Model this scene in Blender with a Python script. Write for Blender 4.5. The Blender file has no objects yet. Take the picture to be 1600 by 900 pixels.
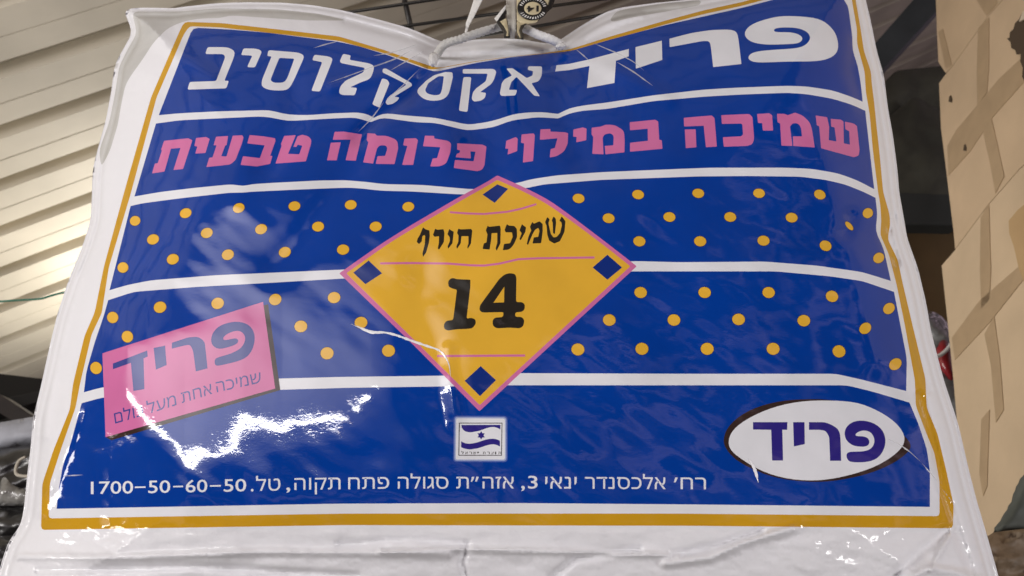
import bpy, math, random
import numpy as np
from mathutils import Vector, Matrix
from mathutils.geometry import delaunay_2d_cdt
random.seed(4); rng = np.random.default_rng(4)
SC = bpy.context.scene; COL = SC.collection
R = math.radians

# ------------------------------------------------------------------ camera, world, lamps, exposure
CAMZ = 1.6; PITCH = R(24.0); FPX = 1155.6
CT, ST = math.cos(PITCH), math.sin(PITCH)
cam_d = bpy.data.cameras.new('camera'); cam_d.lens = 26.0; cam_d.sensor_width = 36.0
cam_d.dof.use_dof = True; cam_d.dof.focus_distance = 0.66; cam_d.dof.aperture_fstop = 11.0
cam_d.clip_start = 0.01; cam_d.clip_end = 200
cam = bpy.data.objects.new('camera', cam_d); COL.objects.link(cam)
cam.location = (0, 0, CAMZ); cam.rotation_euler = (R(90) + PITCH, 0, 0)
SC.camera = cam
W = bpy.data.worlds.new('World'); SC.world = W; W.use_nodes = True
W.node_tree.nodes['Background'].inputs[0].default_value = (0.92, 0.94, 1.0, 1)
W.node_tree.nodes['Background'].inputs[1].default_value = 0.12
SC.view_settings.view_transform = 'Standard'; SC.view_settings.look = 'None'
SC.view_settings.exposure = 0.0; SC.view_settings.gamma = 1.0

def lamp(name, loc, target, sx, sy, watts, col, roll=0):
    l = bpy.data.lights.new(name, 'AREA'); l.shape = 'RECTANGLE'; l.size = sx; l.size_y = sy
    l.energy = watts; l.color = col
    o = bpy.data.objects.new(name, l); COL.objects.link(o); o.location = loc
    d = Vector(target) - Vector(loc)
    o.rotation_euler = d.to_track_quat('-Z', 'Y').to_euler()
    return o
lamp('tube_lamp', (-1.50, -0.80, 2.10), (-1.2, 0.6, 1.9), 1.90, 0.034, 10.0, (1, .97, .93))
haze = lamp('haze_panel', (-1.60, -0.95, 2.40), (-1.2, 0.62, 2.0), 2.5, 0.82, 16.0, (1, .95, .97))
lamp('right_low_fill', (2.1, -1.1, 1.3), (0.15, 0.6, 1.95), 0.8, 0.5, 34.0, (1, .97, .95))  # added fill from the low right, no lamp seen there
lamp('left_fill', (-2.4, -0.1, 1.5), (0.4, 0.9, 1.95), 0.8, 0.6, 24.0, (1, .96, .92))  # unseen fill put at the left to brighten bag and boxes
lamp('roof_fill', (-1.3, 3.0, 2.5), (-1.72, 2.35, 3.0), 0.6, 0.4, 15.5, (1, .95, .87))  # unseen light hidden behind the bag, put there to brighten the roof
lamp('box_fill', (-0.05, 1.25, 2.15), (0.80, 1.0, 2.05), 0.4, 0.3, 3.6, (1, .95, .86))  # second hidden light, added only to lift the cardboard boxes
# unseen panel added for the haze on the film, faded towards its edges
haze.data.use_nodes = True; nt = haze.data.node_tree; em = next(n for n in nt.nodes if n.type == 'EMISSION')
ge = nt.nodes.new('ShaderNodeNewGeometry'); sp = nt.nodes.new('ShaderNodeSeparateXYZ'); nt.links.new(ge.outputs['Parametric'], sp.inputs[0])
def _m(op, a, b=None):
    n = nt.nodes.new('ShaderNodeMath'); n.operation = op
    for i, v in enumerate((a, b)):
        if v is None: continue
        if isinstance(v, (int, float)): n.inputs[i].default_value = v
        else: nt.links.new(v, n.inputs[i])
    return n.outputs[0]
fu = _m('MULTIPLY', _m('MULTIPLY', sp.outputs[0], _m('SUBTRACT', 1.0, sp.outputs[0])), 4.0)
fv = _m('MULTIPLY', _m('MULTIPLY', sp.outputs[1], _m('SUBTRACT', 1.0, sp.outputs[1])), 4.0)
nt.links.new(_m('MULTIPLY', _m('MULTIPLY', fu, fv), 2.0), em.inputs['Strength'])
# mottled noise standing in for the unseen hall, added to streak the film reflections
nt = W.node_tree; tc = nt.nodes.new('ShaderNodeTexCoord'); mp = nt.nodes.new('ShaderNodeMapping'); mp.inputs['Scale'].default_value = (2.2, 2.2, 9)
nz = nt.nodes.new('ShaderNodeTexNoise'); nz.inputs['Scale'].default_value = 2.6; nz.inputs['Detail'].default_value = 4
cr = nt.nodes.new('ShaderNodeValToRGB'); e = cr.color_ramp.elements
e[0].position = .47; e[0].color = (.04, .04, .045, 1); e[1].position = .66; e[1].color = (.95, .70, .85, 1)
nt.links.new(tc.outputs['Generated'], mp.inputs[0]); nt.links.new(mp.outputs[0], nz.inputs['Vector']); nt.links.new(nz.outputs['Fac'], cr.inputs[0])
nt.links.new(cr.outputs[0], nt.nodes['Background'].inputs[0]); nt.nodes['Background'].inputs[1].default_value = .7

# ------------------------------------------------------------------ helpers
def ray(p):
    x, y = p[0] - 800.0, 450.0 - p[1]
    return np.array([x, FPX * CT - y * ST, FPX * ST + y * CT])
def onY(p, Y):
    """a photo measurement set at its own distance Y from the camera"""
    d = ray(p); t = Y / d[1]
    return Vector((d[0] * t, Y, d[2] * t + CAMZ))
def onYarr(P, Y):
    x = P[:, 0] - 800.0; y = 450.0 - P[:, 1]
    dy = FPX * CT - y * ST; dz = FPX * ST + y * CT; t = Y / dy
    return np.stack([x * t, dy * t, dz * t + CAMZ], 1)

def mesh_obj(name, verts, faces, mats, parent=None, smooth=True, midx=None, normals=None):
    me = bpy.data.meshes.new(name)
    me.from_pydata([tuple(map(float, v)) for v in verts], [], [tuple(int(i) for i in f) for f in faces])
    for m in (mats if isinstance(mats, (list, tuple)) else [mats]): me.materials.append(m)
    if smooth: me.polygons.foreach_set('use_smooth', [True] * len(me.polygons))
    if midx is not None: me.polygons.foreach_set('material_index', list(map(int, midx)))
    me.update()
    if normals is not None: me.normals_split_custom_set_from_vertices([tuple(map(float, n)) for n in normals])
    o = bpy.data.objects.new(name, me); COL.objects.link(o)
    if parent is not None:
        o.parent = parent
        o.matrix_parent_inverse = Matrix.Translation(-parent.location)
    return o
def empty(name, loc, label, cat, group=None):
    o = bpy.data.objects.new(name, None); COL.objects.link(o); o.location = loc
    o.empty_display_size = 0.05
    return tag(o, label, cat, group)
def tag(o, label, cat, group=None, kind=None):
    o['label'] = label; o['category'] = cat
    if group: o['group'] = group
    if kind: o['kind'] = kind
    return o
def struct(o):
    o['kind'] = 'structure'; return o

def rp(poly, r=8.0, n=4, closed=True):
    """round the corners of a polygon; a third number on a point is its own radius"""
    out = []; N = len(poly)
    for i, p in enumerate(poly):
        P = np.array(p[:2], float); rr = p[2] if len(p) > 2 else r
        if not closed and i in (0, N - 1): out.append(tuple(P)); continue
        A = np.array(poly[i - 1][:2], float); B = np.array(poly[(i + 1) % N][:2], float)
        a, b = A - P, B - P; la, lb = np.hypot(*a), np.hypot(*b)
        if rr <= 0 or la < 1e-6 or lb < 1e-6: out.append(tuple(P)); continue
        k = min(rr, .5 * la); P0 = P + a / la * k; k2 = min(rr, .5 * lb); P1 = P + b / lb * k2
        for j in range(n + 1):
            t = j / n; out.append(tuple((1 - t) ** 2 * P0 + 2 * t * (1 - t) * P + t * t * P1))
    return out
def X(ox, oy, s, poly, r=8, n=3):
    return [(ox + x / s, oy + y / s) for x, y in rp(poly, r, n)]
def dens(poly, step, closed=True):
    out = []; N = len(poly)
    for i in range(N if closed else N - 1):
        a = np.array(poly[i][:2], float); b = np.array(poly[(i + 1) % N][:2], float)
        k = max(1, int(np.ceil(np.hypot(*(b - a)) / step)))
        for j in range(k): out.append(tuple(a + (b - a) * j / k))
    if not closed: out.append(tuple(poly[-1][:2]))
    return out
def pip(P, poly):
    poly = np.asarray(poly, float); x, y = P[:, 0], P[:, 1]; ins = np.zeros(len(P), bool)
    j = len(poly) - 1
    for i in range(len(poly)):
        xi, yi = poly[i]; xj, yj = poly[j]
        if yi != yj:
            c = ((yi > y) != (yj > y)) & (x < (xj - xi) * (y - yi) / (yj - yi) + xi); ins ^= c
        j = i
    return ins
def inside(P, poly):
    poly = np.asarray(poly, float); res = np.zeros(len(P), bool)
    m = (P[:, 0] >= poly[:, 0].min()) & (P[:, 0] <= poly[:, 0].max()) & (P[:, 1] >= poly[:, 1].min()) & (P[:, 1] <= poly[:, 1].max())
    idx = np.nonzero(m)[0]
    if len(idx): res[idx] = pip(P[idx], poly)
    return res
def segdist(P, line, closed=False):
    L = np.asarray([l[:2] for l in line], float); d = np.full(len(P), 1e9)
    for i in range(len(L) if closed else len(L) - 1):
        a, b = L[i], L[(i + 1) % len(L)]; ab = b - a; l2 = (ab ** 2).sum()
        if l2 < 1e-12: continue
        t = np.clip(((P - a) @ ab) / l2, 0, 1)
        q = P - a - t[:, None] * ab; d = np.minimum(d, np.hypot(q[:, 0], q[:, 1]))
    return d
def vnoise(P, scale, seed=0, octaves=3):
    """smooth value noise on a plane"""
    out = np.zeros(len(P)); amp = 1.0; tot = 0
    for o in range(octaves):
        r = np.random.default_rng(seed + o * 17); G = r.random((64, 64))
        q = P / scale * (2 ** o) + 1000; i = np.floor(q).astype(int); f = q - i; f = f * f * (3 - 2 * f)
        a = G[i[:, 0] % 64, i[:, 1] % 64]; b = G[(i[:, 0] + 1) % 64, i[:, 1] % 64]
        c = G[i[:, 0] % 64, (i[:, 1] + 1) % 64]; d = G[(i[:, 0] + 1) % 64, (i[:, 1] + 1) % 64]
        out += amp * ((a * (1 - f[:, 0]) + b * f[:, 0]) * (1 - f[:, 1]) + (c * (1 - f[:, 0]) + d * f[:, 0]) * f[:, 1] - .5)
        tot += amp; amp *= .5
    return out / tot
def triangulate(loops, grid, extra=()):
    V = []; E = []
    for lp, closed in loops:
        s = len(V); V += lp; n = len(lp)
        E += [(s + i, s + (i + 1) % n) for i in range(n if closed else n - 1)]
    V += [tuple(g) for g in grid]
    r = delaunay_2d_cdt([Vector((float(v[0]), float(v[1]))) for v in V], E, [], 0, 1e-4, False)
    return np.array([tuple(v) for v in r[0]], float), np.array([tuple(f) for f in r[2]], int)

def tube(name, pts, rad, mat, parent=None, seg=10, flat=1.0, closed=False):
    pts = [Vector(p) for p in pts]; n = len(pts); rads = rad if isinstance(rad, (list, tuple)) else [rad] * n
    V = []; F = []; up = None
    for i, p in enumerate(pts):
        if closed: t = (pts[(i + 1) % n] - pts[i - 1]).normalized()
        else: t = (pts[min(i + 1, n - 1)] - pts[max(i - 1, 0)]).normalized()
        if up is None:
            up = Vector((0, 1, 0)) if abs(t.y) < .9 else Vector((0, 0, 1))
        up = (up - t * up.dot(t)).normalized(); sd = t.cross(up)
        for k in range(seg):
            a = 2 * math.pi * k / seg
            V.append(p + (sd * math.cos(a) + up * math.sin(a) * flat) * rads[i])
    for i in range(n if closed else n - 1):
        for k in range(seg):
            a = i * seg + k; b = i * seg + (k + 1) % seg; c = ((i + 1) % n) * seg + (k + 1) % seg; d = ((i + 1) % n) * seg + k
            F.append((a, b, c, d))
    if not closed:
        F.append(tuple(range(seg))[::-1]); F.append(tuple((n - 1) * seg + k for k in range(seg)))
    return mesh_obj(name, V, F, mat, parent)
def smooth_line(pts, n=8):
    P = [Vector(p) for p in pts]; out = []
    for i in range(len(P) - 1):
        a, b, c, d = P[max(i - 1, 0)], P[i], P[i + 1], P[min(i + 2, len(P) - 1)]
        for j in range(n):
            t = j / n
            out.append(.5 * ((2 * b) + (c - a) * t + (2 * a - 5 * b + 4 * c - d) * t * t + (3 * b - a - 3 * c + d) * t ** 3))
    out.append(P[-1]); return out
def prism(name, front, off, mat, parent=None, bevel=0.0, smooth=False):
    """a solid from a front outline (3-D points) pushed along off"""
    n = len(front); V = [Vector(p) for p in front] + [Vector(p) + Vector(off) for p in front]
    F = [tuple(range(n)), tuple(range(2 * n - 1, n - 1, -1))] + [((i + 1) % n, i, n + i, n + (i + 1) % n) for i in range(n)]
    o = mesh_obj(name, V, F, mat, parent, smooth=False)
    import bmesh
    bm = bmesh.new(); bm.from_mesh(o.data); bmesh.ops.recalc_face_normals(bm, faces=bm.faces)
    if bevel: bmesh.ops.bevel(bm, geom=bm.edges[:], offset=bevel, segments=2, affect='EDGES', profile=.6)
    bm.to_mesh(o.data); bm.free()
    if smooth: o.data.polygons.foreach_set('use_smooth', [True] * len(o.data.polygons))
    return o
def sheet(name, poly, Y, mat, parent=None, thick=.0006, step=6, bend=None):
    """a thin flexible piece (paper, ribbon): outline set at distance Y, bent in depth by bend(x, y), real thickness"""
    lp = dens(poly, step); P = np.array(lp); x0, y0 = P.min(0); x1, y1 = P.max(0)
    g = np.array([(x, y) for x in np.arange(x0 + step / 2, x1, step) for y in np.arange(y0 + step / 2, y1, step)] or [P.mean(0)])
    g = g[pip(g, lp)]
    V2, F = triangulate([(lp, True)], g); c = V2[F].mean(1); F = F[pip(c, lp)]
    yy = Y + (bend(V2[:, 0], V2[:, 1]) if bend else np.zeros(len(V2)))
    A = onYarr(V2, yy); B = onYarr(V2, yy + thick); n = len(V2)
    FF = [tuple(f) for f in F] + [tuple(n + i for i in f[::-1]) for f in F]
    from collections import Counter
    cnt = Counter(); dirn = {}
    for f in F:
        for k in range(3):
            e = (f[k], f[(k + 1) % 3]); cnt[frozenset(e)] += 1; dirn[frozenset(e)] = e
    for k, v in cnt.items():
        if v == 1: a, b = dirn[k]; FF.append((b, a, n + a, n + b))
    return mesh_obj(name, np.vstack([A, B]), FF, mat, parent)

# ------------------------------------------------------------------ materials
def mat(name, col, rough=.6, metal=0.0, coat=0.0, coat_rough=.06, spec=.5, var=0.0, vscale=20.0, bump=0.0, bscale=80.0, film=False, film_amt=1.0):
    m = bpy.data.materials.new(name); m.use_nodes = True; nt = m.node_tree; b = nt.nodes['Principled BSDF']
    b.inputs['Base Color'].default_value = (*col, 1); b.inputs['Roughness'].default_value = rough
    b.inputs['Metallic'].default_value = metal; b.inputs['Specular IOR Level'].default_value = spec
    b.inputs['Coat Weight'].default_value = coat; b.inputs['Coat Roughness'].default_value = coat_rough
    tc = nt.nodes.new('ShaderNodeTexCoord')
    if var:
        n = nt.nodes.new('ShaderNodeTexNoise'); n.inputs['Scale'].default_value = vscale; n.inputs['Detail'].default_value = 6
        nt.links.new(tc.outputs['Object'], n.inputs['Vector'])
        mr = nt.nodes.new('ShaderNodeMapRange'); mr.inputs['From Min'].default_value = .3; mr.inputs['From Max'].default_value = .7
        mr.inputs['To Min'].default_value = 1 - var; mr.inputs['To Max'].default_value = 1 + var
        nt.links.new(n.outputs['Fac'], mr.inputs['Value'])
        mx = nt.nodes.new('ShaderNodeMix'); mx.data_type = 'RGBA'; mx.blend_type = 'MULTIPLY'; mx.inputs['Factor'].default_value = 1
        mx.inputs['A'].default_value = (*col, 1); nt.links.new(mr.outputs[0], mx.inputs['B'])
        nt.links.new(mx.outputs['Result'], b.inputs['Base Color'])
    if bump:
        n2 = nt.nodes.new('ShaderNodeTexNoise'); n2.inputs['Scale'].default_value = bscale; n2.inputs['Detail'].default_value = 5
        nt.links.new(tc.outputs['Object'], n2.inputs['Vector'])
        bp = nt.nodes.new('ShaderNodeBump'); bp.inputs['Strength'].default_value = bump; bp.inputs['Distance'].default_value = .004
        nt.links.new(n2.outputs['Fac'], bp.inputs['Height']); nt.links.new(bp.outputs[0], b.inputs['Normal'])
    if film:
        # crinkles of the clear film lying over the print: only its gloss layer is wrinkled
        mp = nt.nodes.new('ShaderNodeMapping'); mp.inputs['Rotation'].default_value = (0, R(24), 0); mp.inputs['Scale'].default_value = (1.0, 1, 1.6)
        nt.links.new(tc.outputs['Object'], mp.inputs['Vector'])
        a = nt.nodes.new('ShaderNodeTexNoise'); a.inputs['Scale'].default_value = 17; a.inputs['Detail'].default_value = 2; a.inputs['Distortion'].default_value = .8
        c = nt.nodes.new('ShaderNodeTexNoise'); c.inputs['Scale'].default_value = 200; c.inputs['Detail'].default_value = 1; c.inputs['Distortion'].default_value = 1.5
        for q in (a, c): nt.links.new(mp.outputs[0], q.inputs['Vector'])
        b1 = nt.nodes.new('ShaderNodeBump'); b1.inputs['Strength'].default_value = 1; b1.inputs['Distance'].default_value = .00018 * film_amt
        b2 = nt.nodes.new('ShaderNodeBump'); b2.inputs['Strength'].default_value = 1; b2.inputs['Distance'].default_value = .000018 * film_amt
        nt.links.new(a.outputs['Fac'], b1.inputs['Height']); nt.links.new(c.outputs['Fac'], b2.inputs['Height'])
        nt.links.new(b1.outputs[0], b2.inputs['Normal']); nt.links.new(b2.outputs[0], b.inputs['Coat Normal'])
    return m
def ink(name, col): return mat(name, col, rough=.55, spec=.0, coat=1.0, coat_rough=.045, film=True, var=.07, vscale=16)
M = {
 'blue': ink('blue_ink', (.0004, .041, .30)), 'white': ink('white_ink', (.76, .77, .81)),
 'gold': ink('gold_ink', (.58, .31, .014)), 'yellow': ink('yellow_ink', (.76, .43, .04)),
 'pink': ink('pink_ink', (.61, .16, .36)), 'black': ink('black_ink', (.022, .019, .015)),
 'shadow': ink('brown_ink', (.040, .022, .018)), 'violet': ink('violet_ink', (.03, .02, .21)), 'navy': ink('navy_ink', (.006, .028, .20)),
 'glow1': ink('pale_blue_ink', (.09, .14, .42)), 'glow2': ink('light_blue_ink', (.36, .42, .66)), 'tagblue': ink('tag_blue_ink', (.045, .06, .26)),
 'fabric': mat('white_fabric_under_film', (.78, .78, .81), rough=.75, coat=.55, coat_rough=.10, film=True, film_amt=2.0, bump=.25, bscale=40),
 'film': mat('clear_film_grey', (.56, .56, .55), rough=.4, coat=1.0, coat_rough=.06, film=True, film_amt=2.5, var=.08, vscale=25),
 'piping': mat('white_vinyl_piping', (.80, .80, .83), rough=.4, coat=.4, coat_rough=.2, bump=.15, bscale=60),
}

# ------------------------------------------------------------------ the blanket bag: outlines measured on the photo
OUT = [(194,17),(209,12),(240,12),(272,13),(283,11),(337,5),(381,3.5),(439,4),(489,8),(540,17),(597,32),(640,44),(668,56),(690,66),(730,63),(766,60),(817,61),(850,68),(870,66),(890,52),(918,34),
       (940,22),(962,13),(1019,5),(1070,0),(1130,-12),(1210,-30),(1290,-44),(1335,-46),(1349,-24),(1352,0),(1359,27),(1370.5,84),(1380.6,118),(1385.6,162),(1394,209),(1401,262),(1404,300),(1411,340),(1416,372),
       (1433,418),(1445,469),(1453,516),(1465,563),(1472,590),(1479,612),(1495,661),(1512,735),(1524,782),(1542,843),(1558,900),(1570,960),(1545,1010),(1300,1030),(800,1035),(250,1025),(20,1005),(-14,960),
       (-6,915),(2,882),(14,846),(34,819),(39,789),(44,735),(48,705),(52,654),(65,600),(79,536),(89.4,492),(108,435),(126.6,391),(142,344),(143.5,300),(145,263),(153.6,229),(165,189),(174,142),(179,101),(194,74),(207,51),(199,30)]
OUT = dens(rp(OUT, 14, 3), 5)
OUTA = np.array(OUT)
BAGY = 0.66           # the seam of the bag hangs in this upright plane
RIDGES = [            # folds: line, half width in pixels, height in metres
 ([(676,108),(640,150),(587,184),(560,215)], 13, -.0075), ([(672,100),(600,118),(520,135)], 11, .0035), ([(700,112),(690,170),(700,230)], 30, .005),
 ([(735,120),(738,200),(770,275)], 34, -.007), ([(872,95),(880,176),(905,250)], 22, -.0045), ([(880,82),(960,110),(1045,155)], 13, .003), ([(905,100),(1010,200)], 22, -.003),
 ([(384,180),(382,250),(368,320)], 20, .0014), ([(452,110),(460,185),(420,260)], 24, -.0035),
 ([(560,250),(480,360),(430,420)], 26, -.0025), ([(660,420),(655,480),(690,560)], 26, -.0022), ([(700,545),(704,600),(712,660)], 10, .0020),
 ([(1338,60),(1334,110),(1350,170)], 12, -.004), ([(1392,340),(1384,372),(1398,410)], 9, -.006), ([(1330,340),(1322,360)], 14, -.005), ([(1290,250),(1310,330),(1340,430),(1370,560)], 30, .004),
 ([(160,468),(150,500),(110,600)], 14, -.003), ([(100,640),(80,700),(75,760)], 12, .003), ([(140,330),(118,430),(84,560),(70,680)], 9, .0045), ([(120,640),(104,700),(64,800)], 10, .003),
 ([(330,120),(250,60),(215,35)], 14, .003),
 ([(30,870),(180,872),(420,862),(700,866)], 6, .0045), ([(60,892),(300,886),(560,900)], 5.5, -.004), ([(596,862),(720,858),(860,862),(1060,868)], 5, .0045), ([(730,850),(722,880),(730,905)], 5, -.004),
 ([(1040,880),(1110,872),(1160,848),(1240,826)], 7, .0055), ([(1050,868),(1130,850),(1190,830)], 6, -.0045), ([(860,905),(900,872),(1000,858)], 6, -.004), ([(530,850),(640,842),(720,848)], 5, -.003),
 ([(1450,905),(1470,860),(1490,825)], 5, .004), ([(1400,900),(1440,862),(1480,830)], 8, -.005), ([(1420,905),(1450,888),(1485,893),(1530,905)], 7, .006),
 ([(1440,620),(1455,680),(1475,760),(1500,840),(1520,900)], 7, -.006), ([(1390,360),(1410,440),(1432,540),(1452,610)], 6, -.004),
 ([(700,76),(770,74),(860,78)], 5, .004), ([(690,88),(770,86),(850,82)], 4, -.004), ([(640,60),(590,45),(540,34)], 6, -.004), ([(880,72),(940,40),(1000,22)], 6, .004), ([(920,64),(980,36),(1060,18)], 5, -.003),
]
def height(P):
    d = segdist(P, OUTA[::3], True)
    t = np.clip((d + 2) / 270.0, 0, 1)
    h = .090 * np.sqrt(1 - (1 - t) ** 2)
    h += .010 * np.exp(-(((P[:, 0] - 820) / 420) ** 2 + ((P[:, 1] - 560) / 260) ** 2))
    edge = np.clip(d / 40, 0, 1)
    calm = 1 - .85 * np.exp(-(((P[:, 0] - 350) / 300) ** 2 + ((P[:, 1] - 640) / 115) ** 2) ** 2)
    h += .006 * vnoise(P * np.array([1, 1.1]), 170, 3, 2) * edge * calm
    h += calm * .0014 * vnoise(P @ np.array([[.8, -.6], [.6, .8]]) * np.array([.6, 1.3]), 46, 9, 2) * edge
    h -= .0034 * np.exp(-((d - 12.5) / 3.4) ** 2)
    low = np.clip((P[:, 1] - 818) / 14, 0, 1) * np.clip(d / 12, 0, 1)
    h += (.0034 * vnoise(P * np.array([.35, 1.0]), 26, 21, 3) + .0016 * vnoise(P @ np.array([[.9, -.4], [.4, .9]]) * np.array([.4, 1.0]), 11, 33, 3)) * low
    rim = np.exp(-(d / 34) ** 2) * np.clip(d / 5, 0, 1); h += .0022 * vnoise(P, 15, 41, 3) * rim
    # a shallow buckle across the lower left, shaped to steer the tube reflection
    yc = np.interp(P[:, 0], [110, 155, 200, 250, 290, 320, 350, 400, 430, 470, 520], [650, 640, 648, 670, 704, 690, 682, 668, 655, 655, 660])
    sl = np.interp(P[:, 0], [80, 110, 170, 200, 230, 260, 290, 320, 350, 380, 410, 440, 470, 500, 580], [0, -.05, -.14, -.105, -.03, 0.005, .042, .04, .034, .018, .022, .03, .02, .015, 0])
    h += .00056 * sl * (P[:, 1] - yc) * np.exp(-((P[:, 1] - yc) / 150) ** 2)
    for line, w, a in RIDGES: h += a * np.exp(-(segdist(P, line) / w) ** 2) * np.clip(d / 10, 0, 1)
    return h
def bag(P, lift=0.0):
    return onYarr(P, BAGY - height(P) - lift)
def bag_normals(P):
    e = .8; dx = bag(P + (e, 0)) - bag(P - (e, 0)); dy = bag(P + (0, e)) - bag(P - (0, e))
    n = np.cross(dy, dx); n /= np.linalg.norm(n, axis=1)[:, None] + 1e-12
    n[n[:, 1] > 0] *= -1
    return n

# ---- the artwork, bottom layer first: (ink, loops); loops of one entry combine even-odd
ART = []
def art(k, *loops): ART.append((k, [[(float(p[0]), float(p[1])) for p in l] for l in loops]))
LABEL = [(288,34),(345,36),(400,42),(470,50),(530,57),(600,78),(640,92),(672,103),(686,106),(740,96),(800,88),(850,83),(890,77),(950,58),(1040,32),(1100,16),(1160,3),(1240,-20),(1325,-36),
         (1336,-10),(1337,0),(1345,46),(1350,80),(1361,112),(1362,128),(1366,160),(1370,200),(1374,236),(1380,300),(1390,335),(1391,350),(1387,374),(1402.5,405),(1411,445),(1424.5,502.5),(1446,592),(1448,637),(1465,678),(1478.5,735),(1490,789),(1489,825.5),
         (1070,821.5),(540,820.5),(64,828),(66,756),(84,702),(109,640),(114,600),(132,525),(148,488),(162,418),(194,300),(236,152),(280,50)]
LABEL = rp(LABEL, 6, 2)
art('gold', LABEL)
art('white', rp([(296,41),(345,43),(400,49),(470,57),(530,64),(600,83),(640,97),(672,109),(686,107),(740,97),(800,88.5),(850,84),(890,82),(950,64),(1040,38),(1100,22),(1160,9),(1240,-13),(1318,-29),
  (1330,-8),(1331,0),(1339,46),(1339,68),(1346,94),(1351,112),(1353,144),(1359,180),(1364,236),(1372,300),(1375.5,320),(1377,345),(1375.5,367),(1389,398),(1401,445),(1414,509),(1429.5,594),(1431,634),(1445,671),(1460,708),(1468,752),(1468,806.5),
  (1060,802.5),(540,802.5),(76,810),(78,755),(95.5,701),(118,637),(125,600),(143,523),(159,489),(170,418),(205,300),(244.7,152),(287,54)], 5, 2))
art('blue', rp([(301,43),(360,46),(418,51),(528,65),(560,72),(600,84),(640,99),(678,112),(690,110),(740,99),(800,89),(850,84),(890,80),(960,60),(1040,39),(1160,12),(1206,0),(1310,-24,3),(1318,0),(1325,8),(1332,58),(1332,78),(1340,102),(1345,130),(1348,159,0),
  (1330,151),(1300,141),(1260,135),(1230,134),(1150,137),(1100,140),(1020,149),(950,160),(910,165),(890,169),(872,178,2),(846,175),(820,176),(800,179),(780,186),(760,191),(732,195),(680,184),(640,181),(604,177),(592,180),(584,184.5,2),(576,179),(560,175.6),(520,177),(480,180),(450,179),(420,172),(340,174),(280,177),(248,180,0)], 9, 2))
art('blue', rp([(243.6,193,0),(280,188),(340,185),(404,182),(420,183),(450,189),(470,188),(520,185),(556,183.6),(579,191,2),(588,187),(600,184),(620,187),(650,191),(680,192),(730,204),(770,199),(800,188),(840,183),(872,185,2),(890,177),(910,173),(950,170),(1020,158),(1100,151),(1160,147.6),(1230,145),(1260,147),(1300,154),(1330,163),(1352,173,0),
  (1359,235),(1366,295.6,0),(1340,282),(1310,271),(1270,264),(1230,262),(1110,262),(1010,266),(940,269),(870,274),(830,280),(808,286),(740,296),(660,289),(600,287.6),(570,284),(540,281.6),(500,282),(420,286),(392,288),(380,291),(364,288),(350,289),(300,294),(250,300),(210,307,0)], 9, 2))
art('blue', rp([(204,322,0),(220,318),(280,310),(360,301),(380,301),(392,299.6),(470,296),(540,293.2),(560,294),(596,298),(640,299),(724,304),(822,294),(850,288),(940,281),(1090,275.6),(1170,275),(1250,276),(1290,281),(1320,288),(1350,300),(1368,309,0),(1371,335),(1368,361),(1380.6,388),(1392,439,0),
  (1347,425),(1276,415),(1195,408.7),(1060,409.7),(995,408),(540,421),(337,430),(236,438),(200,445),(171,453.5,0)], 9, 2))
art('blue', rp([(169,469,0),(209,456),(304,448.5),(420,442),(540,435),(760,428),(995,424),(1060,424),(1212,424),(1296,431.6),(1347,439),(1397,456,0),(1409,519),(1417,560),(1416,611,0),(1350,594),(1306,584),(1060,584),(813,583),(690,587),(530,589),(436,591.5),(300,596),(160,605),(131,613,0),(135,580),(148.5,533),(162,494)], 9, 2))
art('blue', rp([(127.5,630,0),(160,621),(300,612),(440,609),(540,606),(705,603.6),(794,602),(1070,602),(1323,602),(1364,612),(1421,629,0),(1434.6,661),(1448,701),(1453,735),(1453,792,0),(1060,788),(800,786),(530,787),(88.4,795,0),(91,769),(98,728),(111,691)], 9, 2))
# dots
def ell(cx, cy, rx, ry, rot, n=18):
    c, s = math.cos(R(rot)), math.sin(R(rot))
    return [(cx + rx * math.cos(a) * c - ry * math.sin(a) * s, cy + rx * math.cos(a) * s + ry * math.sin(a) * c) for a in [2 * math.pi * i / n for i in range(n)]]
DOTS = [(211,345),(290,333),(373,325),(460,322),(548,320),(638,323),(239,374),(323,364),(408,358),(497,354),(587,354),(192,418),(270,405),(356,398),(445,394),(536,390),(904,310),(997,304),(1091,302),(1186,302),(1281,304),(1356,333),(951,341),(1046,339),(1141,339),(1237,340),(999,377),(1094,377),(1193,376),(1290,384),(1373,403),
 (176,496),(250,480),(340,474),(430,468),(522,465),(199,526),(470,510),(564,504),(511,552),(607,548),(150,575),(1001,457),(1101,457),(1201,457),(1300,463),(1389,482),(952,500),(1053,500),(1154,499),(1256,501),(1352,513),(903,546),(1003,545),(1105,545),(1208,545),(1311,549),(1399,569)]
for x, y in DOTS:
    k = (y - 300) / 270; rx = 9.2 + 1.0 * k; ry = 7.2 + 2.4 * k; rot = -22 if x < 450 else (-8 if x < 700 else (8 if x < 1280 else 24))
    if x > 1345: rx, ry, rot = rx * .82, ry * 1.1, 50
    if x < 215: rx *= .88
    art('shadow', ell(x, y, rx + .7, ry + .7, rot)); art('yellow', ell(x, y, rx, ry, rot))
art('shadow', ell(1327, 353, 9.2, 4.6, 48)); art('yellow', ell(1327, 353, 8.4, 3.9, 48))
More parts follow.
